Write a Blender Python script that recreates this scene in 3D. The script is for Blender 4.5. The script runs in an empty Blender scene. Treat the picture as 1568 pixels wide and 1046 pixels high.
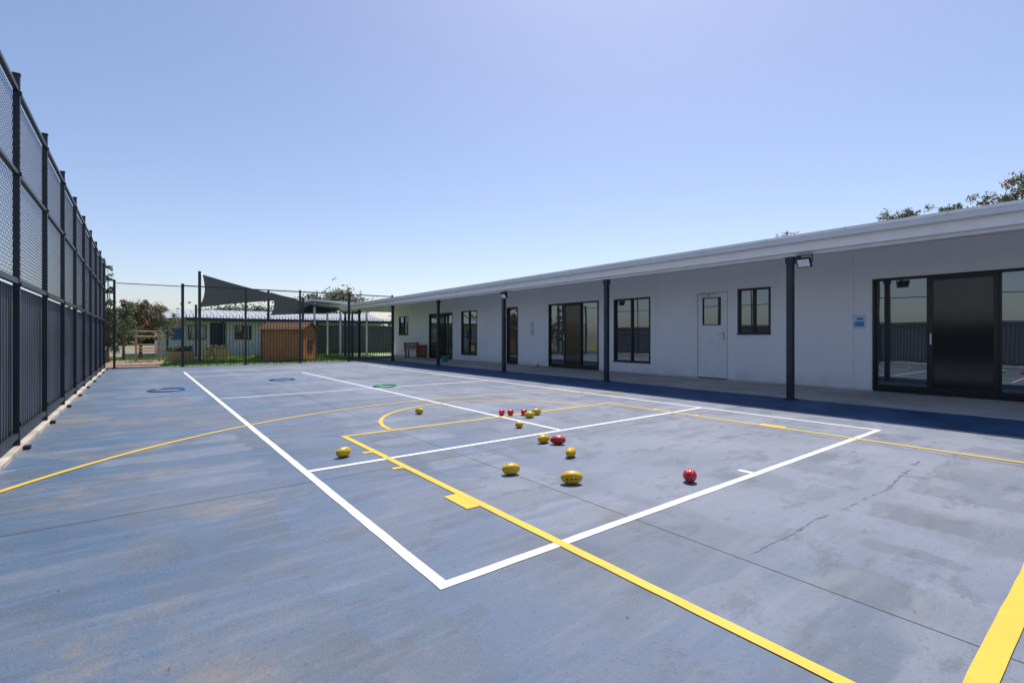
import bpy, math, random
from mathutils import Vector, Matrix
random.seed(7)
R=random.uniform
scene=bpy.context.scene
scene.view_settings.view_transform='Standard'
scene.view_settings.look='None'
scene.view_settings.exposure=0

# ---------------------------------------------------------------- materials
def nt(name):
    m=bpy.data.materials.new(name); m.use_nodes=True
    n=m.node_tree; b=n.nodes['Principled BSDF']
    return m,n,b
def N(n,t,**k):
    x=n.nodes.new(t)
    for a,v in k.items(): setattr(x,a,v)
    return x
def noise(n,vec,scale,detail=4,rough=.55,mscale=None,loc=(0,0,0)):
    if mscale:
        mp=N(n,'ShaderNodeMapping'); mp.inputs['Scale'].default_value=mscale
        mp.inputs['Location'].default_value=loc
        n.links.new(vec,mp.inputs['Vector']); vec=mp.outputs[0]
    t=N(n,'ShaderNodeTexNoise'); t.inputs['Scale'].default_value=scale
    t.inputs['Detail'].default_value=detail; t.inputs['Roughness'].default_value=rough
    n.links.new(vec,t.inputs['Vector']); return t.outputs['Fac']
def mrange(n,val,a,b,c,d,smooth=True):
    m=N(n,'ShaderNodeMapRange')
    if smooth: m.interpolation_type='SMOOTHSTEP'
    n.links.new(val,m.inputs[0])
    for i,v in enumerate((a,b,c,d)): m.inputs[i+1].default_value=v
    return m.outputs[0]
def mix(n,fac,a,b,mode='MIX'):
    m=N(n,'ShaderNodeMix',data_type='RGBA',blend_type=mode)
    for s,v in ((0,fac),(6,a),(7,b)):
        if hasattr(v,'is_output'): n.links.new(v,m.inputs[s])
        elif s==0: m.inputs[0].default_value=v
        else: m.inputs[s].default_value=(*v,1) if len(v)==3 else v
    return m.outputs[2]
def math_(n,op,a,b):
    m=N(n,'ShaderNodeMath',operation=op)
    for i,v in enumerate((a,b)):
        if hasattr(v,'is_output'): n.links.new(v,m.inputs[i])
        else: m.inputs[i].default_value=v
    return m.outputs[0]
def bump(n,b,h,strength,dist=.01):
    bp=N(n,'ShaderNodeBump'); bp.inputs['Strength'].default_value=strength
    bp.inputs['Distance'].default_value=dist
    n.links.new(h,bp.inputs['Height']); n.links.new(bp.outputs[0],b.inputs['Normal'])
def mat(name,col,rough=.6,metal=0,var=.15,scale=6,bmp=0,spec=.5,fine=80):
    m,n,b=nt(name)
    g=N(n,'ShaderNodeNewGeometry').outputs['Position']
    f=noise(n,g,scale,5)
    d=tuple(c*(1-var) for c in col); l=tuple(min(1,c*(1+var)) for c in col)
    c=mix(n,mrange(n,f,.3,.7,0,1),d,l)
    n.links.new(c,b.inputs['Base Color'])
    b.inputs['Roughness'].default_value=rough; b.inputs['Metallic'].default_value=metal
    b.inputs['Specular IOR Level'].default_value=spec
    if bmp: bump(n,b,noise(n,g,fine,3),bmp)
    return m

def court_mat():
    m,n,b=nt('court_acrylic')
    g=N(n,'ShaderNodeNewGeometry').outputs['Position']
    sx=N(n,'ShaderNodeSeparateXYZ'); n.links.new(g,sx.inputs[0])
    wn=N(n,'ShaderNodeTexNoise'); wn.inputs['Scale'].default_value=3.5; wn.inputs['Detail'].default_value=6
    n.links.new(g,wn.inputs['Vector'])
    va=N(n,'ShaderNodeVectorMath',operation='MULTIPLY_ADD'); n.links.new(wn.outputs['Color'],va.inputs[0])
    va.inputs[1].default_value=(.22,.22,0); n.links.new(g,va.inputs[2]); gw=va.outputs[0]
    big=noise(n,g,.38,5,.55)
    gx=mrange(n,sx.outputs[0],-1.0,4.8,0,1,False)  # view-angle sheen and dust painted into the colour, greyer towards the building
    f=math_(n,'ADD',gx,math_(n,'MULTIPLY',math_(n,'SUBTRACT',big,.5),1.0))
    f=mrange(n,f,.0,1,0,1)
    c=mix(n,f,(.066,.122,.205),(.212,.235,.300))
    def rect(sa,sb,la,lb,ta,tb,w=.03):
        A=noise(n,gw,1,2,.4,sa,la); Bn=noise(n,gw,1,2,.4,sb,lb)
        return math_(n,'MULTIPLY',mrange(n,A,ta,ta+w,0,1),mrange(n,Bn,tb,tb+w,0,1))
    c=mix(n,math_(n,'MULTIPLY',rect((1.1,.12,1),(.12,1.4,1),(3,0,0),(0,7,0),.47,.49),.42),c,(.105,.130,.165))
    c=mix(n,math_(n,'MULTIPLY',rect((2.4,.3,1),(.3,1.7,1),(13,2,0),(4,17,0),.53,.51),.46),c,(.095,.115,.14))
    c=mix(n,math_(n,'MULTIPLY',rect((1.0,.2,1),(.25,2.6,1),(33,2,0),(4,27,0),.51,.53),.34),c,(.28,.30,.35))
    p1=noise(n,gw,1.0,4,.5,(.8,1.3,1),(2,9,0))
    c=mix(n,mrange(n,p1,.50,.57,0,.36),c,(.135,.165,.215))
    p3=noise(n,g,2.4,9,.75,(.8,1.4,1),(5,13,0))
    c=mix(n,mrange(n,p3,.545,.59,0,.46),c,(.090,.107,.133))
    st=noise(n,g,2.0,6,.6,(.7,5,1))
    c=mix(n,mrange(n,st,.45,.68,.0,.20),c,(.27,.29,.345))
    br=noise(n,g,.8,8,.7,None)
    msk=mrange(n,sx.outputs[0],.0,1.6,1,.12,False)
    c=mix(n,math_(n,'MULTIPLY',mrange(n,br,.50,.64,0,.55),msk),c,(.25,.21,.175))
    sp=noise(n,g,38,5,.75)
    c=mix(n,mrange(n,sp,.56,.66,0,.55),c,(.075,.09,.115))
    sp2=noise(n,g,110,2,.6)
    c=mix(n,mrange(n,sp2,.60,.74,0,.35),c,(.38,.40,.45))
    n.links.new(c,b.inputs['Base Color'])
    r=mrange(n,noise(n,gw,1.5,5),.3,.7,.42,.66); n.links.new(r,b.inputs['Roughness'])
    b.inputs['Specular IOR Level'].default_value=.36
    bump(n,b,math_(n,'ADD',noise(n,g,60,5,.75),math_(n,'MULTIPLY',noise(n,g,7,3),.8)),.6,.009)
    return m
def paint_mat(name,col,worn):
    m,n,b=nt(name)
    g=N(n,'ShaderNodeNewGeometry').outputs['Position']
    c=mix(n,mrange(n,noise(n,g,5,5),.3,.75,0,.35),col,tuple(x*.78 for x in col))
    c=mix(n,mrange(n,noise(n,g,60,5,.75),.58,.68,0,.55),c,worn)
    n.links.new(c,b.inputs['Base Color']); b.inputs['Roughness'].default_value=.55
    bump(n,b,noise(n,g,80,4,.7),.35,.006)
    return m
def glass_mat():
    m,n,b=nt('window_glass')
    b.inputs['Base Color'].default_value=(.012,.015,.018,1); b.inputs['Roughness'].default_value=.4
    gl=N(n,'ShaderNodeBsdfGlossy'); gl.inputs['Roughness'].default_value=.01
    gl.inputs['Color'].default_value=(.80,.90,.96,1)
    lw=N(n,'ShaderNodeFresnel'); lw.inputs['IOR'].default_value=1.7
    f=math_(n,'ADD',lw.outputs[0],.15)
    g=N(n,'ShaderNodeNewGeometry').outputs['Position']
    bp=N(n,'ShaderNodeBump'); bp.inputs['Strength'].default_value=.07; bp.inputs['Distance'].default_value=.02
    n.links.new(noise(n,g,1.2,1),bp.inputs['Height']); n.links.new(bp.outputs[0],gl.inputs['Normal'])
    ms=N(n,'ShaderNodeMixShader'); n.links.new(f,ms.inputs[0])
    n.links.new(b.outputs[0],ms.inputs[1]); n.links.new(gl.outputs[0],ms.inputs[2])
    n.links.new(ms.outputs[0],n.nodes['Material Output'].inputs[0])
    return m
def wall_mat():
    m,n,b=nt('rendered_wall')
    g=N(n,'ShaderNodeNewGeometry').outputs['Position']
    c=mix(n,mrange(n,noise(n,g,.8,5),.3,.7,0,1),(.86,.875,.89),(.91,.915,.92))
    sz=N(n,'ShaderNodeSeparateXYZ'); n.links.new(g,sz.inputs[0])
    low=math_(n,'MULTIPLY',mrange(n,sz.outputs[2],0,.4,1,0),mrange(n,noise(n,g,3,6,.65),.35,.65,.1,.5))
    c=mix(n,low,c,(.56,.53,.49))
    c=mix(n,mrange(n,noise(n,g,1.5,5,.6,(1,2.2,.12)),.5,.75,0,.10),c,(.66,.66,.66))
    n.links.new(c,b.inputs['Base Color']); b.inputs['Roughness'].default_value=.8
    bump(n,b,noise(n,g,60,4),.2,.004)
    return m
def conc_mat():
    m,n,b=nt('concrete')
    g=N(n,'ShaderNodeNewGeometry').outputs['Position']
    c=mix(n,mrange(n,noise(n,g,.9,7,.65),.35,.65,0,1),(.38,.365,.34),(.52,.505,.475))
    c=mix(n,mrange(n,noise(n,g,2.4,8,.7,None),.54,.64,0,.5),c,(.27,.26,.245))
    c=mix(n,mrange(n,noise(n,g,90,3,.7),.55,.68,0,.5),c,(.2,.19,.18))
    n.links.new(c,b.inputs['Base Color']); b.inputs['Roughness'].default_value=.85
    bump(n,b,noise(n,g,70,5,.7),.5,.008)
    return m
def timber_mat(name,a,bcol,ms=(1,1,14)):
    m,n,b=nt(name)
    g=N(n,'ShaderNodeNewGeometry').outputs['Position']
    c=mix(n,mrange(n,noise(n,g,3,6,.6,ms),.3,.7,0,1),a,bcol)
    n.links.new(c,b.inputs['Base Color']); b.inputs['Roughness'].default_value=.7
    return m
def sail_mat():
    m,n,b=nt('shade_cloth')
    b.inputs['Base Color'].default_value=(.035,.040,.050,1); b.inputs['Roughness'].default_value=.95
    b.inputs['Specular IOR Level'].default_value=.05
    tr=N(n,'ShaderNodeBsdfTranslucent'); tr.inputs['Color'].default_value=(.055,.062,.078,1)
    ms=N(n,'ShaderNodeMixShader'); ms.inputs[0].default_value=.35
    n.links.new(b.outputs[0],ms.inputs[1]); n.links.new(tr.outputs[0],ms.inputs[2])
    n.links.new(ms.outputs[0],n.nodes['Material Output'].inputs[0]); return m
M={}
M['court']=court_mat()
M['white']=paint_mat('white_line_paint',(.80,.80,.80),(.40,.42,.46))
M['yellow']=paint_mat('yellow_line_paint',(.74,.49,.035),(.42,.36,.16))
M['navy']=mat('navy_court_tone',(.026,.078,.178),.6,var=.3,scale=2,bmp=.4,spec=.3)
M['conc']=conc_mat()
M['kerbc']=mat('plinth_concrete',(.44,.39,.33),.85,var=.3,scale=3,bmp=.4)
M['joint']=mat('joint_sealant',(.06,.072,.092),.7)
M['crack']=mat('crack_filler',(.115,.130,.158),.6,var=.35,scale=12,bmp=.3)
M['wall']=wall_mat()
M['trim']=mat('white_trim',(.86,.86,.86),.45,var=.03)
M['gutter']=mat('gutter_steel',(.66,.67,.68),.4,var=.05)
M['roof']=mat('roof_steel',(.42,.44,.46),.45,var=.1)
M['char']=mat('charcoal_powdercoat',(.020,.025,.035),.42,var=.2,scale=3)
M['sheet']=mat('charcoal_fence_sheet',(.062,.070,.087),.45,var=.22,scale=1.2)
M['frame']=mat('black_window_frame',(.012,.013,.015),.35,var=.1)
M['gap']=mat('door_shadow_gap',(.22,.22,.23),.8)
M['screen']=mat('security_screen',(.008,.009,.011),.12,var=.1,spec=.6)
M['wire']=mat('fence_wire',(.06,.066,.078),.4,.3)
M['glass']=glass_mat()
M['door']=mat('door_paint',(.84,.85,.86),.5,var=.04)
M['steel']=mat('brushed_steel',(.5,.5,.5),.3,1)
M['grass']=mat('lawn',(.17,.27,.045),.9,var=.35,scale=7,bmp=.6)
M['ground']=mat('dry_ground',(.22,.19,.13),.95,var=.3,scale=.6,bmp=.4)
M['sand']=mat('paving_sand',(.33,.23,.175),.95,var=.25,scale=4,bmp=.5)
M['bark']=mat('bark',(.14,.11,.085),.9,var=.35,scale=9,bmp=.5)
for k,c in dict(leafA=(.055,.095,.028),leafB=(.10,.125,.045),leafC=(.17,.105,.05),leafD=(.03,.06,.02),
                rustA=(.26,.07,.03),rustB=(.28,.14,.05)).items():
    M[k]=mat('foliage_'+k,c,.7,var=.3,scale=4)
M['sail']=sail_mat()
M['farwall']=mat('far_cladding',(.62,.63,.65),.6,var=.1)
M['timber']=timber_mat('stained_timber',(.36,.13,.045),(.56,.25,.09))
M['timberd']=timber_mat('dark_timber',(.14,.06,.03),(.23,.10,.045))
M['pine']=timber_mat('pine_timber',(.36,.23,.11),(.48,.32,.17))
M['redwood']=timber_mat('red_timber',(.20,.05,.03),(.30,.09,.05))
M['yball']=mat('yellow_ball_rubber',(.70,.44,.006),.33,var=.08,scale=40)
M['rball']=mat('red_ball_rubber',(.55,.012,.018),.33,var=.08,scale=40)
M['seam']=mat('ball_print',(.03,.03,.03),.5)
M['seamw']=mat('ball_print_white',(.6,.45,.45),.5)
M['bhoop']=mat('blue_plastic',(.01,.17,.42),.3); M['ghoop']=mat('green_plastic',(.02,.42,.08),.3)
M['paper']=mat('poster_paper',(.60,.71,.84),.6,var=.03)
M['pblue']=mat('poster_blue',(.10,.28,.52),.6,var=.5,scale=14)
M['lens']=mat('floodlight_glass',(.75,.76,.78),.15,var=.05)
M['teal']=mat('teal_plastic',(.02,.22,.20),.4)
M['blue']=mat('blue_paint',(.05,.12,.35),.5)

# ---------------------------------------------------------------- mesh builder
class MB:
    def __init__(s): s.v=[];s.f=[];s.mi=[];s.mats=[]
    def m(s,k):
        if k not in s.mats: s.mats.append(k)
        return s.mats.index(k)
    def face(s,pts,k):
        i=len(s.v); s.v+= [tuple(p) for p in pts]; s.f.append(tuple(range(i,i+len(pts)))); s.mi.append(s.m(k))
    def hexa(s,p,k):
        i=len(s.v); s.v+=[tuple(q) for q in p]; a=s.m(k)
        for f in ((0,3,2,1),(4,5,6,7),(0,1,5,4),(1,2,6,5),(2,3,7,6),(3,0,4,7)):
            s.f.append(tuple(i+j for j in f)); s.mi.append(a)
    def box(s,x0,x1,y0,y1,z0,z1,k,rot=None):
        p=[(x0,y0,z0),(x1,y0,z0),(x1,y1,z0),(x0,y1,z0),(x0,y0,z1),(x1,y0,z1),(x1,y1,z1),(x0,y1,z1)]
        if rot is not None: p=[rot@Vector(q) for q in p]
        s.hexa(p,k)
    def cyl(s,p0,p1,r0,r1,n,k,cap=True):
        p0=Vector(p0);p1=Vector(p1); d=(p1-p0).normalized()
        a=d.orthogonal().normalized(); b=d.cross(a); i=len(s.v); mi=s.m(k)
        for p,r in ((p0,r0),(p1,r1)):
            for j in range(n):
                t=2*math.pi*j/n; s.v.append(tuple(p+a*math.cos(t)*r+b*math.sin(t)*r))
        for j in range(n):
            s.f.append((i+j,i+(j+1)%n,i+n+(j+1)%n,i+n+j)); s.mi.append(mi)
        if cap:
            s.f.append(tuple(i+n-1-j for j in range(n))); s.mi.append(mi)
            s.f.append(tuple(i+n+j for j in range(n))); s.mi.append(mi)
    def done(s,name,parent=None,bevel=0,smooth=False,loc=None,rot=None):
        me=bpy.data.meshes.new(name); me.from_pydata(s.v,[],s.f)
        for k in s.mats: me.materials.append(M[k])
        me.polygons.foreach_set('material_index',s.mi)
        if smooth: me.polygons.foreach_set('use_smooth',[True]*len(s.f))
        me.update()
        o=bpy.data.objects.new(name,me); scene.collection.objects.link(o)
        if parent: o.parent=parent
        if loc: o.location=loc
        if rot: o.rotation_euler=rot
        if bevel:
            b=o.modifiers.new('bevel','BEVEL'); b.width=bevel; b.segments=2; b.limit_method='ANGLE'
        return o
def empty(name,loc=(0,0,0)):
    e=bpy.data.objects.new(name,None); e.location=loc; e.empty_display_size=.2
    scene.collection.objects.link(e); return e

# ---------------------------------------------------------------- ground
b=MB(); b.face([(-400,-300,-.03),(400,-300,-.03),(400,500,-.03),(-400,500,-.03)],'ground'); b.done('ground')
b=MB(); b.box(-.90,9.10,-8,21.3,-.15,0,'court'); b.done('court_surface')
b=MB(); b.face([(7.62,-8,.003),(9.10,-8,.003),(9.10,21.3,.003),(7.62,21.3,.003)],'navy'); b.done('navy_court_strip')  # darker navy band along the veranda side of the court
b=MB(); b.box(9.102,11.7,-8,28,-.12,.012,'conc')
b.done('veranda_paving')
b=MB()
for y in (-4.2,0,4.2,8.4,12.6,16.8,21): b.box(9.11,11.59,y-.004,y+.004,.0125,.0145,'joint')
b.done('paving_joints')
b=MB(); b.face([(-12,21.3,-.016),(16,21.3,-.016),(16,33.9,-.016),(-12,33.9,-.016)],'grass')
for i in range(26000):
    x=R(-3,10); y=R(21.35,33); h=R(.03,.075); a=R(0,6.28); w=.012
    dx,dy=math.cos(a)*w,math.sin(a)*w
    b.face([(x-dx,y-dy,-.016),(x+dx,y+dy,-.016),(x+R(-.02,.02),y+R(-.02,.02),h)],'grass')
b.done('grass')
b=MB(); b.face([(-1.4,21.4,.03),(.55,21.4,.03),(.9,27,.03),(-1.4,28,.03)],'sand'); b.done('garden_path')
b=MB()
b.box(2.3575,2.3625,-8,21,.0005,.0015,'joint')
b.box(5.898,5.902,-8,21,.0005,.0015,'joint')
for y in (-.6,3.82,8.2,12.6,16.9):
    for xa,xb in ((-.89,2.3565),(2.3635,5.897),(5.903,7.6)):
        b.box(xa,xb,y-.0022,y+.0022,.0005,.0015,'joint')
b.done('court_control_joints')
def crack(b,pts,w0,w1,jit,z=.0022,step=.012,gap=.25):
    wob=0; L=[]
    for (a,c) in zip(pts,pts[1:]):
        a=Vector(a);c=Vector(c);n=max(2,int((c-a).length/step))
        for i in range(n): L.append(a.lerp(c,i/n))
    out=[]; w=w0; on=True
    for i,p in enumerate(L):
        wob=wob*.96+R(-jit,jit); w=min(w1,max(w0,w*.9+.1*w0+R(-.25,.25)*w1))
        if on and random.random()<.035*gap*4: on=False
        elif not on and random.random()<.09: on=True
        if i+1<len(L): d=(L[i+1]-p).normalized()
        nrm=Vector((-d.y,d.x)); c=p+nrm*wob
        out.append((c+nrm*w*R(.5,1),c-nrm*w*R(.3,1),on))
    for i in range(len(out)-1):
        (a,bb,o1),(c,d,o2)=out[i],out[i+1]
        if o1 and o2: b.face([(bb.x,bb.y,z),(d.x,d.y,z),(c.x,c.y,z),(a.x,a.y,z)],'crack')
b=MB()
crack(b,[(5.42,1.19),(4.3,1.12)],.003,.038,.004,gap=.3)
crack(b,[(4.3,1.12),(3.1,1.2),(2.38,1.22)],.0015,.018,.004,gap=.45)
crack(b,[(5.7,2.66),(3.6,2.98)],.001,.014,.003,gap=.4)
b.done('court_crack_repairs')

# ---------------------------------------------------------------- court lines
def strip(b,p,q,w,k,z,ext=0):
    p=Vector(p);q=Vector(q);d=(q-p).normalized(); n=Vector((-d.y,d.x))*w/2
    p=p-d*ext;q=q+d*ext
    N_=max(1,int((q-p).length/.12)); pr=None
    for i in range(N_+1):
        c=p.lerp(q,i/N_); a=c+n*R(.93,1.05); e=c-n*R(.93,1.05)
        if pr: b.face([(pr[1].x,pr[1].y,z),(e.x,e.y,z),(a.x,a.y,z),(pr[0].x,pr[0].y,z)],k)
        pr=(a,e)
def arc(b,cx,cy,r,w,k,z,a0,a1,cond=None,n=140):
    for i in range(n):
        t0=a0+(a1-a0)*i/n; t1=a0+(a1-a0)*(i+1)/n
        if cond and not cond(cx+r*math.cos(t0),cy+r*math.sin(t0)): continue
        P=[(cx+(r+s*w/2)*math.cos(t),cy+(r+s*w/2)*math.sin(t),z) for s,t in ((-1,t0),(1,t0),(1,t1),(-1,t1))]
        b.face(P,k)
W=.056; zw=.003
b=MB()
xl,xr,xc=1.06,6.85,3.9
strip(b,(xl,1.88),(xl,17.86),W,'white',zw,W/2)
strip(b,(xr,1.88),(xr,17.86),W,'white',zw,W/2)
for y in (1.88,4.13,9.87,15.6,17.86):
    strip(b,(xl+W/2+.001,y),(xr-W/2-.001,y),W,'white',zw)
strip(b,(xc,4.13+W/2+.002),(xc,9.87-W/2-.002),W,'white',zw)
strip(b,(xc,9.87+W/2+.002),(xc,15.6-W/2-.002),W,'white',zw)
strip(b,(xc,1.88+W/2+.002),(xc,2.02),W,'white',zw)
b.done('white_court_lines')
b=MB(); zy=.0045; WY=.056
kl,kr=1.77,6.08
strip(b,(-.88,.31),(7.6,.31),.075,'yellow',zy)
strip(b,(kl,.35),(kl,5.3),WY,'yellow',zy,0)
strip(b,(kr,.35),(kr,5.3),WY,'yellow',zy,0)
strip(b,(kl-WY/2,5.3+WY/2),(kr+WY/2,5.3+WY/2),WY,'yellow',zy)
arc(b,3.93,5.3+WY,1.6,.05,'yellow',zy,.02,math.pi-.02)
arc(b,3.93,1.9,5.6,.05,'yellow',zy,0,math.pi,lambda x,y:-.87<x<7.6)
for s,xk in ((-1,kl),(1,kr)):
    for y,l,w in ((2.76,.30,.095),(3.78,.055,.085),(4.46,.055,.085)):
        x0=xk+s*WY/2*1.06; x1=x0+s*w
        b.face([(min(x0,x1),y-l/2,zy),(max(x0,x1),y-l/2,zy),(max(x0,x1),y+l/2,zy),(min(x0,x1),y+l/2,zy)],'yellow')
b.done('yellow_court_lines')

# ---------------------------------------------------------------- chain link
def chain(b,axis,c,a0,a1,z0,z1,p,w,k='wire'):
    h=z1-z0
    for s in (1,-1):
        a=a0-h-p
        while a<a1+h+p:
            q=.8*s
            lo,hi=sorted(((a0-a)/q,(a1-a)/q))
            u0,u1=max(0,lo),min(h,hi)
            if u1-u0>.02:
                off=.002*s
                def P(u,da,dc):
                    t=a+q*u+da
                    return (c+off+dc,t,z0+u) if axis=='Y' else (t,c+off+dc,z0+u)
                i0=len(b.v); mi=b.m(k)
                for u in (u0,u1):
                    b.v+= [P(u,-w,0),P(u,0,-w*.8),P(u,w,0),P(u,0,w*.8)]
                for j in range(4):
                    b.f.append((i0+j,i0+(j+1)%4,i0+4+(j+1)%4,i0+4+j)); b.mi.append(mi)
            a+=p

# ---------------------------------------------------------------- left fence
E=empty('metal_boundary_fence')
FX=-.95
b=MB()
posts=[6.63+1.75*k for k in range(-7,9)]+[21.1]
for y in posts:
    b.box(FX-.025,FX+.025,y-.022,y+.022,.0,3.62,'char')
    b.box(FX-.030,FX+.030,y-.027,y+.027,3.621,3.64,'char')
    b.box(FX+.027,FX+.10,y-.045,y+.045,.0,.035,'frame')
    for z in (.25,1.6,2.67,3.45):
        b.box(FX+.026,FX+.038,y-.02,y+.02,z-.02,z+.02,'char')
b.done('posts',E,bevel=.004)
b=MB()
for ya,yb in zip(posts,posts[1:]):
    for z,t in ((.14,.025),(1.63,.026),(2.67,.016),(3.48,.018)):
        b.box(FX-.018,FX+.018,ya+.024,yb-.024,z-t,z+t,'char')
b.done('rails',E)
b=MB()
y=posts[0]
prof=[(0,0),(.05,0),(.062,-.028),(.098,-.028),(.11,0)]
P=[]
while y<21.0:
    for a,d in prof: P.append((FX-.045+d,y+a))
    y+=.11
for (x0,y0),(x1,y1) in zip(P,P[1:]):
    if y1-y0<1e-6: continue
    b.face([(x0,y0,.07),(x1,y1,.07),(x1,y1,1.60),(x0,y0,1.60)],'sheet')
b.done('ribbed_sheets',E)
b=MB()
chain(b,'Y',FX-.03,posts[0],21.1,1.66,3.47,.06,.0020)
b.done('chain_mesh',E)
b=MB(); b.box(-1.12,-.902,posts[0],21.3,-.05,.045,'kerbc'); b.done('concrete_plinth',E,bevel=.008)

# ---------------------------------------------------------------- far fence
E=empty('tubular_steel_fence')
FY=21.15
b=MB()
fp=[-.7,1.21,3.23,5.22,7.24,9.25]
for i,x in enumerate(fp):
    t=.045 if x in(1.21,7.24) else .035
    b.box(x-t,x+t,FY-t,FY+t,-.02,2.98,'char'); b.box(x-t-.006,x+t+.006,FY-t-.006,FY+t+.006,2.981,3.0,'char')
    b.box(x-.08,x+.08,FY-.08,FY+.08,.0,.015,'frame')
b.box(7.36,7.42,FY-.03,FY+.03,.02,2.2,'char')
b.done('posts',E,bevel=.004)
b=MB()
for xa,xb in zip(fp,fp[1:]):
    zs=(.13,1.77,2.93) if xa>1 else (.1,2.9)
    for z in zs:
        t=.02 if xa>1 else .012
        b.box(xa+.047,xb-.047,FY-.018,FY+.018,z-t,z+t,'char')
    if xa>1:
        n=int((xb-xa)/.105)
        for j in range(1,n):
            x=xa+(xb-xa)*j/n
            b.box(x-.0085,x+.0085,FY-.0085,FY+.0085,.05,1.90,'char')
b.done('pickets_and_rails',E)
b=MB(); chain(b,'X',FY+.03,-.7,9.25,1.8,2.93,.075,.0014); chain(b,'X',FY+.03,-.7,1.2,.1,1.8,.075,.0014)
b.done('chain_mesh',E)

# ---------------------------------------------------------------- school building
B=empty('school_building')
WX=11.6; YE0,YE1=-6.0,26.3
openings=[
 (-5.2,-3.6,.33,2.23,'W2'),
 (.62,3.28,.03,2.235,'S3'),
 (5.25,6.03,1.15,2.25,'W2'),
 (6.29,7.15,.03,2.25,'D'),
 (8.59,9.94,.33,2.23,'W2'),
 (10.56,12.95,.03,2.24,'S3'),
 (14.73,15.45,.03,2.24,'W1'),
 (17.6,18.9,.28,2.23,'W2'),
 (19.68,22.0,.03,2.22,'S3'),
 (24.4,25.6,1.17,2.2,'W2')]
b=MB(); WT=3.0
y=YE0
for (a,c,z0,z1,t) in openings:
    b.box(WX,WX+.14,y,a,.012,WT,'wall')
    b.box(WX,WX+.14,a,c,z1,WT,'wall')
    if z0>.1: b.box(WX,WX+.14,a,c,.012,z0,'wall')
    y=c
b.box(WX,WX+.14,y,YE1,.012,WT,'wall')
b.box(WX+.14,22,YE1-.14,YE1,.0,2.55,'wall'); b.box(WX+.14,22,YE0,YE0+.14,.0,2.55,'wall'); b.box(21.86,22,YE0+.14,YE1-.14,0,2.5,'wall')
b.done('walls',B)
b=MB()
for yy in [YE0+1.2*i for i in range(1,27)]:
    if all(not(a-.05<yy<c+.05) for a,c,_,_,_ in openings):
        b.box(WX-.002,WX-.0005,yy-.004,yy+.004,.06,2.9,'gutter')
y=YE0
for (a,c,z0,z1,t) in openings:
    if z0<.1:
        b.box(WX-.012,WX-.001,y,a-.03,.013,.055,'gutter'); y=c+.03
b.box(WX-.012,WX-.001,y,YE1,.013,.055,'gutter')
b.done('wall_trim',B)
b=MB(); g=MB()
F=.045
for (a,c,z0,z1,t) in openings:
    if t=='D': continue
    x0,x1=WX-.012,WX+.07
    b.box(x0,x1,a,a+F,z0,z1,'frame'); b.box(x0,x1,c-F,c,z0,z1,'frame')
    b.box(x0,x1,a+F,c-F,z1-F,z1,'frame'); b.box(x0,x1,a+F,c-F,z0,z0+F,'frame')
    if z0>.1: b.box(x0-.03,x0-.001,a-.01,c+.01,z0-.012,z0+.012,'frame')
    ia,ic=a+F,c-F
    n={'W1':1,'W2':2,'S3':3}[t]
    g.box(WX+.045,WX+.055,ia,ic,z0+F,z1-F,'glass')
    for i in range(1,n):
        m=ia+(ic-ia)*i/n
        b.box(x0+.012,x1-.03,m-.03,m+.03,z0+F,z1-F,'frame')
    if t=='W2' and z0<1:
        for j in (0,1):
            h=(ic-ia)/2
            b.box(WX+.01,WX+.035,ia+h*j+(.031 if j else .001),ia+h*(j+1)-(.001 if j else .031),z0+.78,z0+.81,'frame')
    if t=='S3':
        w=(ic-ia)/3
        b.box(WX+.012,WX+.018,ia+w+.03,ia+2*w-.03,z0+F,z1-F,'screen')
        for q in (ia+w,):
            b.box(WX-.004,WX+.011,q+.032,q+w-.032,z0+F,z0+F+.09,'frame')
            b.box(WX-.004,WX+.011,q+.032,q+w-.032,z1-F-.06,z1-F,'frame')
        for j in (0,2):
            s=ia+w*j
            ya,yb=(s+.002,s+w-.032) if j==0 else (s+.032,s+w-.002)
            b.box(WX+.02,WX+.04,ya,yb,z0+F+.001,z0+F+.07,'frame')
            b.box(WX+.02,WX+.04,ya,ya+.035,z0+F+.071,z1-F-.002,'frame')
            b.box(WX+.02,WX+.04,yb-.035,yb,z0+F+.071,z1-F-.002,'frame')
        b.box(WX-.03,WX-.014,ia+2*w-.012,ia+2*w+.012,.95,1.15,'steel')
    if t=='W1':
        b.box(WX+.02,WX+.04,ia+.001,ic-.001,z0+F+.001,z0+F+.12,'frame')
    if t=='W2' and z0>1:
        b.box(WX+.02,WX+.04,ia+.001,(ia+ic)/2-.031,z0+F+.001,z0+F+.03,'frame')
b.done('window_frames',B); g.done('window_glass',B)
a,c,z0,z1=6.29,7.15,.03,2.25
b=MB()
b.box(WX-.022,WX+.08,a,a+.04,z0,z1,'trim'); b.box(WX-.022,WX+.08,c-.04,c,z0,z1,'trim'); b.box(WX-.022,WX+.08,a+.04,c-.04,z1-.04,z1,'trim')
b.box(WX+.06,WX+.07,a+.04,c-.04,.02,z1-.04,'gap')
b.box(WX-.002,WX-.0005,a-.006,a,z0,z1+.006,'gap'); b.box(WX-.002,WX-.0005,c,c+.006,z0,z1+.006,'gap')
da,dc=a+.050,c-.050
b.box(WX+.01,WX+.05,da,dc,.045,1.38,'door'); b.box(WX+.01,WX+.05,da,dc,2.09,2.2,'door')
b.box(WX+.01,WX+.05,da,da+.13,1.38,2.09,'door'); b.box(WX+.01,WX+.05,dc-.13,dc,1.38,2.09,'door')
b.box(WX+.03,WX+.04,da+.13,dc-.13,1.38,2.09,'glass')
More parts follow.
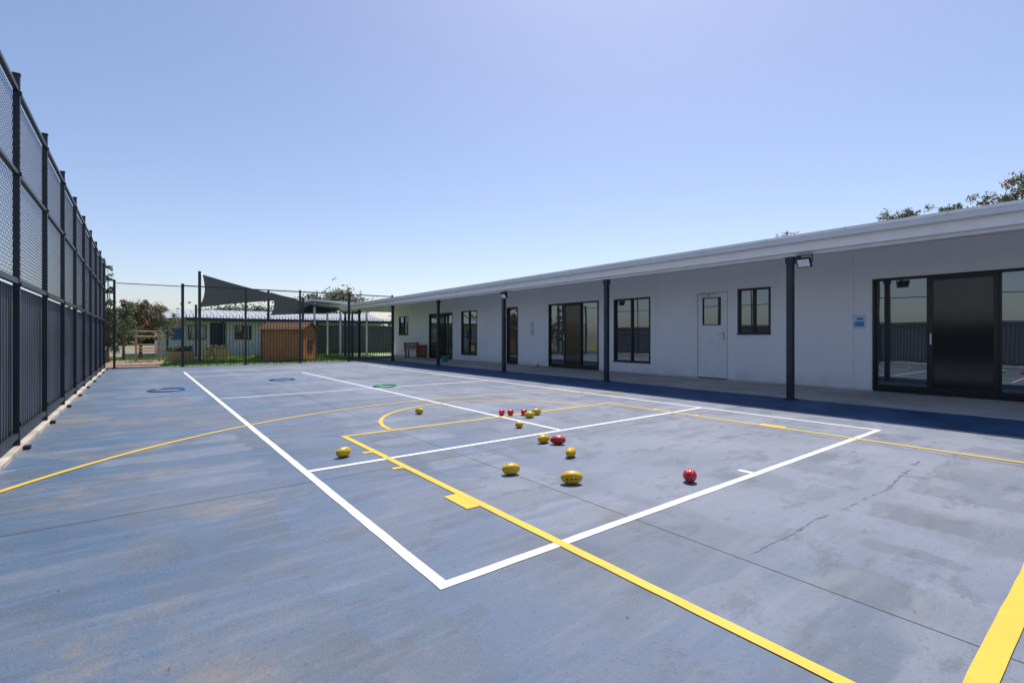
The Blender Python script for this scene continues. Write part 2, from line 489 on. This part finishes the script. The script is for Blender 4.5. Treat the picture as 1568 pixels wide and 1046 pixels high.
b.box(WX+.002,WX+.009,da+.13,dc-.13,1.38,1.40,'frame'); b.box(WX+.002,WX+.009,da+.13,dc-.13,2.07,2.09,'frame')
b.box(WX+.002,WX+.009,da+.13,da+.15,1.401,2.069,'frame'); b.box(WX+.002,WX+.009,dc-.15,dc-.13,1.401,2.069,'frame')
b.box(WX+.0,WX+.009,da+.04,da+.08,1.02,1.22,'steel'); b.cyl((WX-.04,da+.06,1.16),(WX+.0,da+.06,1.16),.012,.012,8,'steel')
b.box(WX-.045,WX-.03,da+.05,da+.17,1.15,1.17,'steel')
b.box(WX-.05,WX+.009,dc-.32,dc-.08,2.12,2.17,'steel')
b.box(WX-.06,WX-.045,dc-.5,dc-.1,2.175,2.185,'steel')
b.done('service_door',B)
b=MB()
pys=[3.74+4.2*i for i in range(-2,6)]
for y in pys:
    b.box(8.95,9.05,y-.05,y+.05,.0,2.47,'char'); b.box(8.90,9.10,y-.08,y+.08,.005,.02,'char')
    b.box(8.935,9.065,y-.065,y+.065,2.36,2.475,'char')
b.done('veranda_posts',B,bevel=.005)
RY0,RY1=-6.6,26.9
b=MB()
b.box(8.94,9.06,RY0,RY1,2.476,2.60,'trim')
b.box(8.80,8.83,RY0,RY1,2.52,2.70,'trim')
b.box(8.66,8.797,RY0,RY1,2.665,2.775,'gutter')
b.box(8.645,8.659,RY0,RY1,2.745,2.79,'trim')
b.box(8.831,8.939,RY0,RY1,2.53,2.545,'gutter')
y=RY0+1
while y<RY1:
    b.box(8.640,8.6445,y-.012,y+.012,2.74,2.792,'gutter'); b.box(8.652,8.6585,y-.01,y+.01,2.665,2.744,'gutter'); y+=1.2
b.done('gutter_and_fascia',B,bevel=.004)
b=MB()
b.hexa([(9.06,RY0,2.59),(WX,RY0,2.84),(WX,RY1,2.84),(9.06,RY1,2.59),(9.06,RY0,2.60),(WX,RY0,2.85),(WX,RY1,2.85),(9.06,RY1,2.60)],'trim')
b.done('veranda_ceiling',B)
b=MB(); D=-.05
b.hexa([(8.80,RY0,2.76+D),(16.5,RY0,3.5+D),(16.5,RY1,3.5+D),(8.80,RY1,2.76+D),(8.80,RY0,2.785+D),(16.5,RY0,3.52+D),(16.5,RY1,3.52+D),(8.80,RY1,2.785+D)],'roof')
b.hexa([(16.501,RY0,3.5+D),(22.6,RY0,2.8),(22.6,RY1,2.8),(16.501,RY1,3.5+D),(16.501,RY0,3.52+D),(22.6,RY0,2.82),(22.6,RY1,2.82),(16.501,RY1,3.52+D)],'roof')
y=RY0+.1
while y<RY1:
    b.hexa([(8.9,y,2.797+D),(16.5,y,3.521+D),(16.5,y+.03,3.521+D),(8.9,y+.03,2.797+D),(8.9,y,2.815+D),(16.5,y,3.54+D),(16.5,y+.03,3.54+D),(8.9,y+.03,2.815+D)],'roof'); y+=.25
for yy in (RY0+.02,RY1-.04):
    b.face([(8.83,yy,2.5),(16.5,yy,2.5),(16.5,yy,3.449),(8.83,yy,2.70)],'trim')
    b.face([(16.5,yy,2.5),(22.6,yy,2.5),(22.6,yy,2.79),(16.5,yy,3.449)],'trim')
b.done('roof',B)
def poster(y0,y1,z0,z1,n=1):
    b=MB(); b.box(WX-.008,WX-.003,y0,y1,z0,z1,'paper')
    h=(z1-z0)
    if n==1:
        b.box(WX-.0105,WX-.0085,y0+.03,y1-.03,z0+h*.18,z0+h*.5,'pblue'); b.box(WX-.0105,WX-.0085,y0+.04,y1-.08,z0+h*.6,z0+h*.78,'pblue')
    else:
        for j in range(7): b.box(WX-.0105,WX-.0085,y0+.02,y1-.02-R(0,.05),z0+h*(.08+j*.13),z0+h*(.11+j*.13),'pblue')
    b.done('wall_poster')
poster(3.39,3.62,1.25,1.54); poster(13.76,13.96,1.4,1.62,2); poster(13.76,13.96,1.14,1.36,2)
def flood(y,x=8.9,z=2.36):
    e=empty('floodlight',(x,y,z))
    b=MB(); T=Matrix.Rotation(math.radians(-32),4,'Y')
    b.box(-.055,-.02,-.11,.11,-.085,.085,'frame',T); b.box(-.064,-.056,-.09,.09,-.066,.066,'lens',T)
    for k in range(-4,5): b.box(-.019,.015,k*.022-.003,k*.022+.003,-.07,.07,'frame',T)
    b.box(-.03,.0,-.125,-.114,-.02,.1,'frame'); b.box(-.03,.0,.114,.125,-.02,.1,'frame'); b.box(-.03,.0,-.125,.125,.101,.112,'frame')
    b.box(-.06,-.02,.03,.07,.087,.135,'frame',T)
    b.done('lamp_head',e)
flood(3.47); flood(11.95)
E=empty('covered_walkway')
b=MB()
b.hexa([(7.3,27.2,3.0),(12,27.2,2.75),(12,30,2.75),(7.3,30,3.0),(7.3,27.2,3.12),(12,27.2,2.87),(12,30,2.87),(7.3,30,3.12)],'trim')
b.done('roof',E)
b=MB()
for x in (7.5,8.9,10.4):
    for y in (27.4,29.8): b.box(x-.045,x+.045,y-.045,y+.045,-.02,2.9 if x<8 else 2.75,'trim')
b.done('posts',E)
b=MB()
x=8.0
while x<14:
    b.box(x,x+.07,31,31.03,0,1.8,'sheet'); b.box(x+.07,x+.1,31.01,31.04,0,1.8,'sheet'); x+=.1
b.done('colorbond_fence')

# ---------------------------------------------------------------- background building
E=empty('background_classroom')
b=MB()
b.box(.75,14,34,34.15,-.02,2.1,'farwall'); b.box(.75,.9,34.15,40,-.02,2.1,'farwall'); b.box(13.85,14,34.15,40,-.02,2.1,'farwall')
x=.85
while x<14: b.box(x,x+.02,33.985,33.999,0,2.1,'gutter'); x+=.3
b.done('walls',E)
b=MB()
b.hexa([(.3,33.2,2.02),(14.4,33.2,2.02),(14.4,37,2.72),(.3,37,2.72),(.3,33.2,2.1),(14.4,33.2,2.1),(14.4,37,2.8),(.3,37,2.8)],'roof')
b.box(.3,14.4,37.001,40.5,2.6,2.79,'roof')
b.box(.3,14.4,33.08,33.19,1.98,2.12,'char')
x=.4
while x<14.3: b.hexa([(x,33.2,2.101),(x+.05,33.2,2.101),(x+.05,37,2.801),(x,37,2.801),(x,33.2,2.13),(x+.05,33.2,2.13),(x+.05,37,2.83),(x,37,2.83)],'roof'); x+=.35
b.done('roof',E)
b=MB()
for x in (1.2,3.9,6.6,9.3,12): b.box(x-.05,x+.05,33.25,33.35,-.02,2.02,'char')
for x in (2.2,4.6,8.2,10.4):
    b.box(x,x+.9,33.95,33.98,.9,1.75,'frame'); b.box(x+.05,x+.43,33.93,33.945,.95,1.7,'glass'); b.box(x+.47,x+.85,33.93,33.945,.95,1.7,'glass')
b.box(3.3,4.1,33.95,33.98,0,1.9,'frame'); b.box(1.4,1.9,33.95,33.98,.9,1.6,'blue')
b.done('posts_and_windows',E)

# ---------------------------------------------------------------- cubby house
E=empty('timber_cubby_house',(4.25,23.65,-.01)); E.rotation_euler=(0,0,math.radians(-38))
b=MB(); w,dp,h=1.8,1.4,1.42
z=.06
b.box(0.02,w-.02,.02,dp-.02,.0,h,'timberd')
while z<h-.02:
    t=.088
    b.hexa([(0,-.022,z),(w,-.022,z),(w,.019,z),(0,.019,z),(0,-.004,z+t),(w,-.004,z+t),(w,.019,z+t),(0,.019,z+t)],'timber')
    b.hexa([(w-.019,.02,z),(w+.022,.02,z),(w+.022,dp,z),(w-.019,dp,z),(w-.019,.02,z+t),(w+.004,.02,z+t),(w+.004,dp,z+t),(w-.019,dp,z+t)],'timber')
    z+=.1
b.done('walls',E)
b=MB()
for x,y in ((-.03,-.03),(w-.01,-.03),(w-.01,dp-.03),(-.03,dp-.03)): b.box(x-.012,x+.05,y-.012,y+.05,0,h+.02,'timberd')
rz=h+.34
for s in (0,1):
    ya,yb=(-.16,dp/2) if s==0 else (dp+.16,dp/2)
    n=6
    for i in range(n):
        t0,t1=i/n,(i+1)/n
        y0=ya+(yb-ya)*t0; y1=ya+(yb-ya)*(t1+.03); z0=h-.02+(rz-h)*t0; z1=h-.02+(rz-h)*t1
        b.hexa([(-.12,y0,z0),(w+.12,y0,z0),(w+.12,y1,z1),(-.12,y1,z1),(-.12,y0,z0+.035),(w+.12,y0,z0+.035),(w+.12,y1,z1+.012),(-.12,y1,z1+.012)],'timberd')
b.face([(w+.001,0,h),(w+.001,dp,h),(w+.001,dp/2,rz-.03)],'timber'); b.face([(-.001,dp,h),(-.001,0,h),(-.001,dp/2,rz-.03)],'timber')
b.box(w+.023,w+.03,.5,.95,.45,.95,'frame'); 
for q in ((.46,.5,.41,.99),(.95,.99,.41,.99)): b.box(w+.024,w+.04,q[0],q[1],q[2],q[3],'timberd')
b.box(w+.024,w+.04,.501,.949,.41,.449,'timberd'); b.box(w+.024,w+.04,.501,.949,.951,.99,'timberd')
b.done('roof_and_trim',E)

# ---------------------------------------------------------------- shade sails
def sail(name,A,posts_):
    e=empty(name)
    b=MB(); C=[Vector(a) for a in A]; n=16
    k=len(C); cen=sum(C,Vector())/k
    bound=[]
    for i in range(k):
        p,q=C[i],C[(i+1)%k]
        for j in range(n):
            t=j/n; m=p.lerp(q,t); m=m+(cen-m)*(.34*t*(1-t)*1.3)
            bound.append(m)
    rings=8
    for r in range(rings):
        s=1-r/rings
        for m in bound:
            v=cen+(m-cen)*s; v=v-Vector((0,0,.12*(1-s*s))); b.v.append(tuple(v))
    b.v.append(tuple(cen-Vector((0,0,.12)))); L=len(bound); mi=b.m('sail')
    for r in range(rings-1):
        for j in range(L):
            b.f.append((r*L+j,r*L+(j+1)%L,(r+1)*L+(j+1)%L,(r+1)*L+j)); b.mi.append(mi)
    for j in range(L): b.f.append(((rings-1)*L+j,(rings-1)*L+(j+1)%L,rings*L)); b.mi.append(mi)
    b.done('shade_cloth',e,smooth=True)
    b=MB()
    for (x,y,h),c in posts_:
        b.cyl((x,y,-.02),(x,y,h),.055,.055,12,'char'); b.cyl((x,y,h-.08),c,.008,.008,6,'steel')
    b.done('posts',e)
sail('shade_sail',[(1.98,23,3.58),(6.15,25,2.9),(2.42,30,2.6)],
     [((1.88,23,3.7),(1.98,23,3.58)),((6.3,25,3.0),(6.15,25,2.9)),((2.3,30.1,2.75),(2.42,30,2.6))])
sail('shade_sail',[(5.05,26,3.25),(8.9,27,2.55),(9.4,31.5,2.5),(6.0,31,2.32)],
     [((4.95,25.95,3.35),(5.05,26,3.25)),((9.0,26.9,2.7),(8.9,27,2.55)),((5.9,31.1,2.45),(6.0,31,2.32))])

# ---------------------------------------------------------------- trees
def tree(name,loc,h,r_tr,clumps,mats,leaf=.12,dens=1200):
    b=MB(); x,y=loc; top=Vector((x+R(-.1,.1),y+R(-.1,.1),h))
    pts=[Vector((x,y,-.05)),Vector((x+R(-.1,.1)*h*.1,y+R(-.1,.1),h*.5)),top]
    b.cyl(pts[0],pts[1],r_tr,r_tr*.75,9,'bark',False); b.cyl(pts[1],pts[2],r_tr*.75,r_tr*.5,9,'bark',False)
    for (cx,cy,cz,cr) in clumps:
        c=Vector((cx,cy,cz)); st=pts[1].lerp(pts[2],R(.5,1))
        md=st.lerp(c,.5)+Vector((R(-.1,.1),R(-.1,.1),-.08*(c-st).length))
        b.cyl(st,md,r_tr*.42,r_tr*.25,6,'bark',False); b.cyl(md,c,r_tr*.25,r_tr*.1,6,'bark',False)
        n=int(dens*cr*cr/(leaf*8))
        sub=[c+Vector((random.gauss(0,.42),random.gauss(0,.42),random.gauss(0,.33)))*cr for _ in range(max(7,int(14*cr)))]
        for s in sub:
            b.cyl(c,s,r_tr*.1,.006,4,'bark',False)
            mk=random.choice(mats); sr=cr*R(.24,.44)
            for _ in range(n//len(sub)+1):
                d=Vector((random.gauss(0,1),random.gauss(0,1),random.gauss(0,.75)))
                d.normalize(); p=s+d*sr*R(.3,1.1)
                u=Vector((R(-1,1),R(-1,1),R(-1,1))).normalized(); v=u.orthogonal().normalized()
                l=leaf*R(.5,1.1); wv=l*R(.35,.6)
                mm=mk if random.random()<.75 else random.choice(mats)
                b.face([p-u*l*.5,p+v*wv*.5,p+u*l*.5,p-v*wv*.5],mm)
    b.done(name)
gum=['leafA','leafB','leafC','leafB']
tree('gum_tree',(30,7.5),5.0,.22,[(30,7.55,6.95,.75),(30,7.1,7.1,.65),(30.4,7.5,6.3,.9),(29.8,8.2,6.5,.55)],gum,.16,1400)
tree('gum_tree',(30,5.5),5.0,.2,[(30,5.5,7.05,.62),(30.3,5.25,6.9,.55),(30,5.7,6.5,.6)],gum,.16,1400)
tree('gum_tree',(30,3.4),5.4,.25,[(30,4.2,7.05,.5),(30,3.7,7.1,.7),(30,3.1,7.5,.9),(30.3,2.4,7.9,1.0),(30,1.5,8.1,1.15),(29.8,3.2,6.5,.8)],gum,.17,1400)
tree('gum_tree',(30,12.8),6.2,.12,[(30,12.65,7.15,.42),(30,13.1,6.85,.34),(30.2,12.3,6.9,.30)],gum,.13,600)
tree('bottlebrush_tree',(0.0,30),1.3,.09,[(-.3,30,2.05,.85),(.4,30.2,2.2,.85),(0.9,30.1,1.7,.75),(.1,29.8,1.5,.85),(-.6,30,2.5,.5),(.9,30,2.35,.4),(.3,29.9,2.65,.35),(-.7,30,1.3,.7)],['rustA','leafA','leafB','rustB','leafB','leafA'],.13,2600)
tree('cypress_tree',(-1.08,26),1.0,.08,[(-1.08,26,z,.46-.045*i) for i,z in enumerate((.8,1.4,2.0,2.5,3.0,3.5,3.95))],['leafD','leafA'],.10,3000)
tree('wattle_tree',(-.6,28),1.2,.07,[(-.7,28,1.6,.7),(-.2,28.2,1.3,.6),(-.9,28,2.1,.55),(-.4,28.1,2.2,.45)],['leafA','leafB','leafD'],.11,2600)
b=MB()
def farclump(cx,cy,cz,cr,n,leaf=.35):
    for _ in range(n):
        d=Vector((random.gauss(0,.5),random.gauss(0,.5),random.gauss(0,.38)))*cr
        p=Vector((cx,cy,cz))+d
        u=Vector((R(-1,1),R(-1,1),R(-1,1))).normalized(); v=u.orthogonal()
        l=leaf*R(.5,1.2)
        b.face([p-u*l*.5,p+v*l*.3,p+u*l*.5,p-v*l*.3],random.choice(gum+['leafD','leafA']))
for (x,z,r) in [(16.5,4.9,1.3),(15.6,4.5,1.2),(13.6,4.3,1.1),(14.5,3.9,1.2),(6,2.9,1.0),(7.5,2.9,1.1),(12.2,3.5,1.2),(17.6,4.2,1.3),(4.6,2.7,.9),(9,2.9,1.1),(10.6,3.0,1.1)]:
    farclump(x,50+R(-1,1),z,r,1300,.30); b.cyl((x,50,-.03),(x,50,z),.15,.06,6,'bark',False)
for i in range(46):
    x=-42+i*2.6; farclump(x,R(66,80),R(1.2,2.0),R(2.2,3.0),900,.65)
b.done('distant_trees')

# ---------------------------------------------------------------- garden items
E=empty('timber_play_frame',(0.25,25.6,-.01))
b=MB()
for x in (-.4,.4):
    for y in (0,.9): b.cyl((x,y,0),(x,y,1.45 if y else 1.2),.035,.035,10,'pine')
b.cyl((-.5,0,1.1),(.5,0,1.1),.03,.03,10,'pine'); b.cyl((-.5,.9,1.32),(.5,.9,1.32),.03,.03,10,'pine')
b.box(-.4,.4,.04,.86,.58,.62,'pine')
for i in range(3): b.cyl((-.37,-.03,.2+i*.28),(.37,-.03,.2+i*.28),.018,.018,8,'pine')
b.cyl((-.4,.05,.85),(-.4,.85,.85),.02,.02,8,'pine'); b.cyl((.4,.05,.85),(.4,.85,.85),.02,.02,8,'pine')
b.done('frame',E)
def planter(x,y,w,d,h):
    b=MB()
    for i in range(3):
        z=i*h/3
        b.box(x,x+w,y,y+.03,z,z+h/3-.006,'pine'); b.box(x,x+w,y+d-.03,y+d,z,z+h/3-.006,'pine')
        b.box(x,x+.03,y+.031,y+d-.031,z,z+h/3-.006,'pine'); b.box(x+w-.03,x+w,y+.031,y+d-.031,z,z+h/3-.006,'pine')
    b.box(x+.031,x+w-.031,y+.031,y+d-.031,0,h*.8,'ground')
    for _ in range(500):
        p=Vector((R(x+.05,x+w-.05),R(y+.05,y+d-.05),h*.8+R(0,.3))); u=Vector((R(-1,1),R(-1,1),R(0,1))).normalized()*.06; v=u.orthogonal()*.4
        b.face([p-u,p+v,p+u,p-v],random.choice(['leafA','leafB']))
    b.done('raised_planter_box')
planter(.95,26.5,1.0,.6,.42); planter(2.6,30,1.2,.6,.4)
E=empty('wooden_a_frame_climber',(2.45,24.6,-.01))
b=MB()
for y in (0,.5):
    b.cyl((-.22,y,0),(0,y,.62),.03,.03,8,'pine'); b.cyl((.22,y,0),(0,y,.62),.03,.03,8,'pine')
for z in (.15,.32,.48):
    dx=.22*(1-z/.62)
    b.cyl((-dx,0,z),(-dx,.5,z),.018,.018,6,'pine'); b.cyl((dx,0,z),(dx,.5,z),.018,.018,6,'pine')
b.done('rungs',E)
b=MB()
for i in range(4): b.box(10.7,11.55,22.6+i*.1,22.68+i*.1,.38,.41,'redwood')
for x in (10.75,11.45):
    for y in (22.62,22.94): b.box(x,x+.06,y,y+.06,.012,.379,'redwood')
for i in range(3): b.box(10.7,11.55,23.0,23.03,.46+i*.11,.54+i*.11,'redwood')
for x in (10.75,11.45): b.box(x,x+.06,23.031,23.06,.3,.8,'redwood')
b.done('timber_bench')
b=MB()
b.box(11.1,11.55,22.2,22.45,.08,.62,'redwood'); b.box(11.07,11.57,22.17,22.48,.621,.65,'timberd')
for x in (11.13,11.48):
    b.box(x,x+.04,22.22,22.26,.012,.08,'timberd'); b.box(x,x+.04,22.4,22.44,.012,.08,'timberd')
b.box(11.15,11.31,22.185,22.199,.14,.56,'timber'); b.box(11.33,11.5,22.185,22.199,.14,.56,'timber')
b.done('timber_cabinet')
b=MB(); b.cyl((10.3,18.1,.012),(10.3,18.1,.24),.13,.17,20,'teal',False); b.cyl((10.3,18.1,.235),(10.3,18.1,.255),.18,.18,20,'teal'); b.cyl((10.3,18.1,.013),(10.3,18.1,.02),.13,.13,20,'teal')
b.done('plastic_tub')

# ---------------------------------------------------------------- hoops and balls
def hoop(x,y,r,k):
    b=MB(); n,m=48,8; rt=.012
    for i in range(n):
        a=2*math.pi*i/n
        for j in range(m):
            t=2*math.pi*j/m
            b.v.append(((r+rt*math.cos(t))*math.cos(a),(r+rt*math.cos(t))*math.sin(a),rt*math.sin(t)))
    mi=b.m(k)
    for i in range(n):
        for j in range(m):
            b.f.append((i*m+j,((i+1)%n)*m+j,((i+1)%n)*m+(j+1)%m,i*m+(j+1)%m)); b.mi.append(mi)
    b.done('hula_hoop',smooth=True,loc=(x,y,.013))
hoop(.42,12.06,.31,'bhoop'); hoop(2.83,13.17,.29,'bhoop'); hoop(4.25,10.1,.25,'ghoop')
def football(x,y,yaw,k,L=.085,r=.05,tilt=0,roll=0,z0=.001,print_='seam'):
    b=MB(); ns=24
    ang=[]
    for q in range(4):
        c=q*math.pi/2
        ang+=[c-.035,c+.035]+[c+.035+(math.pi/2-.07)*j/6 for j in range(1,6)]
    na=len(ang)
    for i in range(ns+1):
        t=math.pi*i/ns; X=-L*math.cos(t); rr=r*math.sin(t)**.95 if 0<i<ns else 0.0006
        for a in ang: b.v.append((X,rr*math.cos(a),rr*math.sin(a)))
    sm=b.m(k); ss=b.m(print_)
    for i in range(ns):
        for j in range(na):
            b.f.append((i*na+j,i*na+(j+1)%na,(i+1)*na+(j+1)%na,(i+1)*na+j))
            seam=(j%7==0)
            pr=(j//7)%2==0 and (j%7==3) and 7<=i<=16 and i%3!=0
            b.mi.append(ss if seam or pr else sm)
    return b.done('mini_football',smooth=True,loc=(x,y,z0+r),rot=(roll,tilt,yaw))
yaw0=math.radians(-37.5)
football(2.55,2.59,yaw0+.05,'yball',.083,.049,roll=-.6)
football(2.34,3.06,yaw0+.35,'yball',.075,.046,roll=1.0,)
football(3.11,3.17,yaw0+1.1,'yball',.075,.043,roll=.2)
football(1.467,4.43,yaw0+1.0,'yball',.075,.046,roll=.8)
football(3.29,2.08,yaw0+1.35,'rball',.060,.050,roll=.4,print_='seamw')
football(3.30,3.76,yaw0+.7,'yball',.075,.044,roll=.3)
football(3.37,3.62,yaw0-.05,'rball',.08,.046,roll=.9,print_='seamw')
football(3.61,4.56,yaw0+.2,'yball',.05,.038,roll=.1)
football(3.13,6.23,yaw0-.3,'yball',.062,.045,roll=1.3)
football(3.99,5.43,yaw0+1.4,'rball',.06,.043,print_='seamw')
football(4.09,5.36,yaw0+1.2,'rball',.06,.043,roll=.6,print_='seamw')
football(4.25,5.26,yaw0+1.3,'rball',.06,.043,print_='seamw')
football(4.16,5.03,yaw0+.1,'yball',.074,.042,roll=.6)
football(4.40,5.17,yaw0+.4,'yball',.074,.045,roll=1.6)
football(11.2,13.1,.6,'yball',.085,.055,roll=.3,z0=.014)

b=MB(); b.cyl((-.62,5.95,.0008),(-.62,5.95,.003),.045,.045,24,'crack'); b.done('drain_cover')
b=MB()
for _ in range(1300):
    u=random.random()
    if u<.5: x=-.9+abs(random.gauss(0,.12)); y=R(1,21)
    elif u<.65: x=11.55-abs(random.gauss(0,.15)); y=R(0,21)
    else: x=R(-.9,7.5); y=R(.3,21)
    s=R(.002,.008) if x<9 else R(.006,.015); z=.003 if x<9 else .016; a=R(0,6.28); c,d=math.cos(a)*s,math.sin(a)*s
    b.face([(x-c,y-d,z),(x+d*.5,y-c*.5,z+.002),(x+c,y+d,z+.001),(x-d*.5,y+c*.5,z+.004)],random.choice(['leafC','bark','pine','joint']))
b.done('leaf_litter')

# ---------------------------------------------------------------- light, sky, camera
ts=Vector((.42,.30,1)).normalized()
el=math.asin(ts.z); az=math.atan2(ts.x,ts.y)
l=bpy.data.lights.new('sun','SUN'); l.energy=4.95; l.angle=math.radians(.5); l.color=(1,.95,.88)
lo=bpy.data.objects.new('sun',l); scene.collection.objects.link(lo)
lo.rotation_euler=ts.to_track_quat('Z','Y').to_euler(); lo.location=(5,5,20)
w=bpy.data.worlds.new('World'); scene.world=w; w.use_nodes=True
n=w.node_tree; bg=n.nodes['Background']
sk=N(n,'ShaderNodeTexSky'); sk.sky_type='NISHITA'; sk.sun_disc=False
sk.sun_elevation=el; sk.sun_rotation=az; sk.air_density=1.0; sk.dust_density=.95; sk.ozone_density=1.6; sk.altitude=0
tint=mix(n,1.0,sk.outputs[0],(1.06,1.0,1.06),'MULTIPLY')
n.links.new(tint,bg.inputs['Color']); bg.inputs['Strength'].default_value=.143
c=bpy.data.cameras.new('camera'); co=bpy.data.objects.new('camera',c); scene.collection.objects.link(co)
co.location=(0,0,1.1); co.rotation_euler=(math.radians(90),0,math.radians(-37.52))
c.lens=17.01; c.sensor_width=36; c.shift_y=-8/1568; c.clip_end=2000; c.clip_start=.05
scene.camera=co
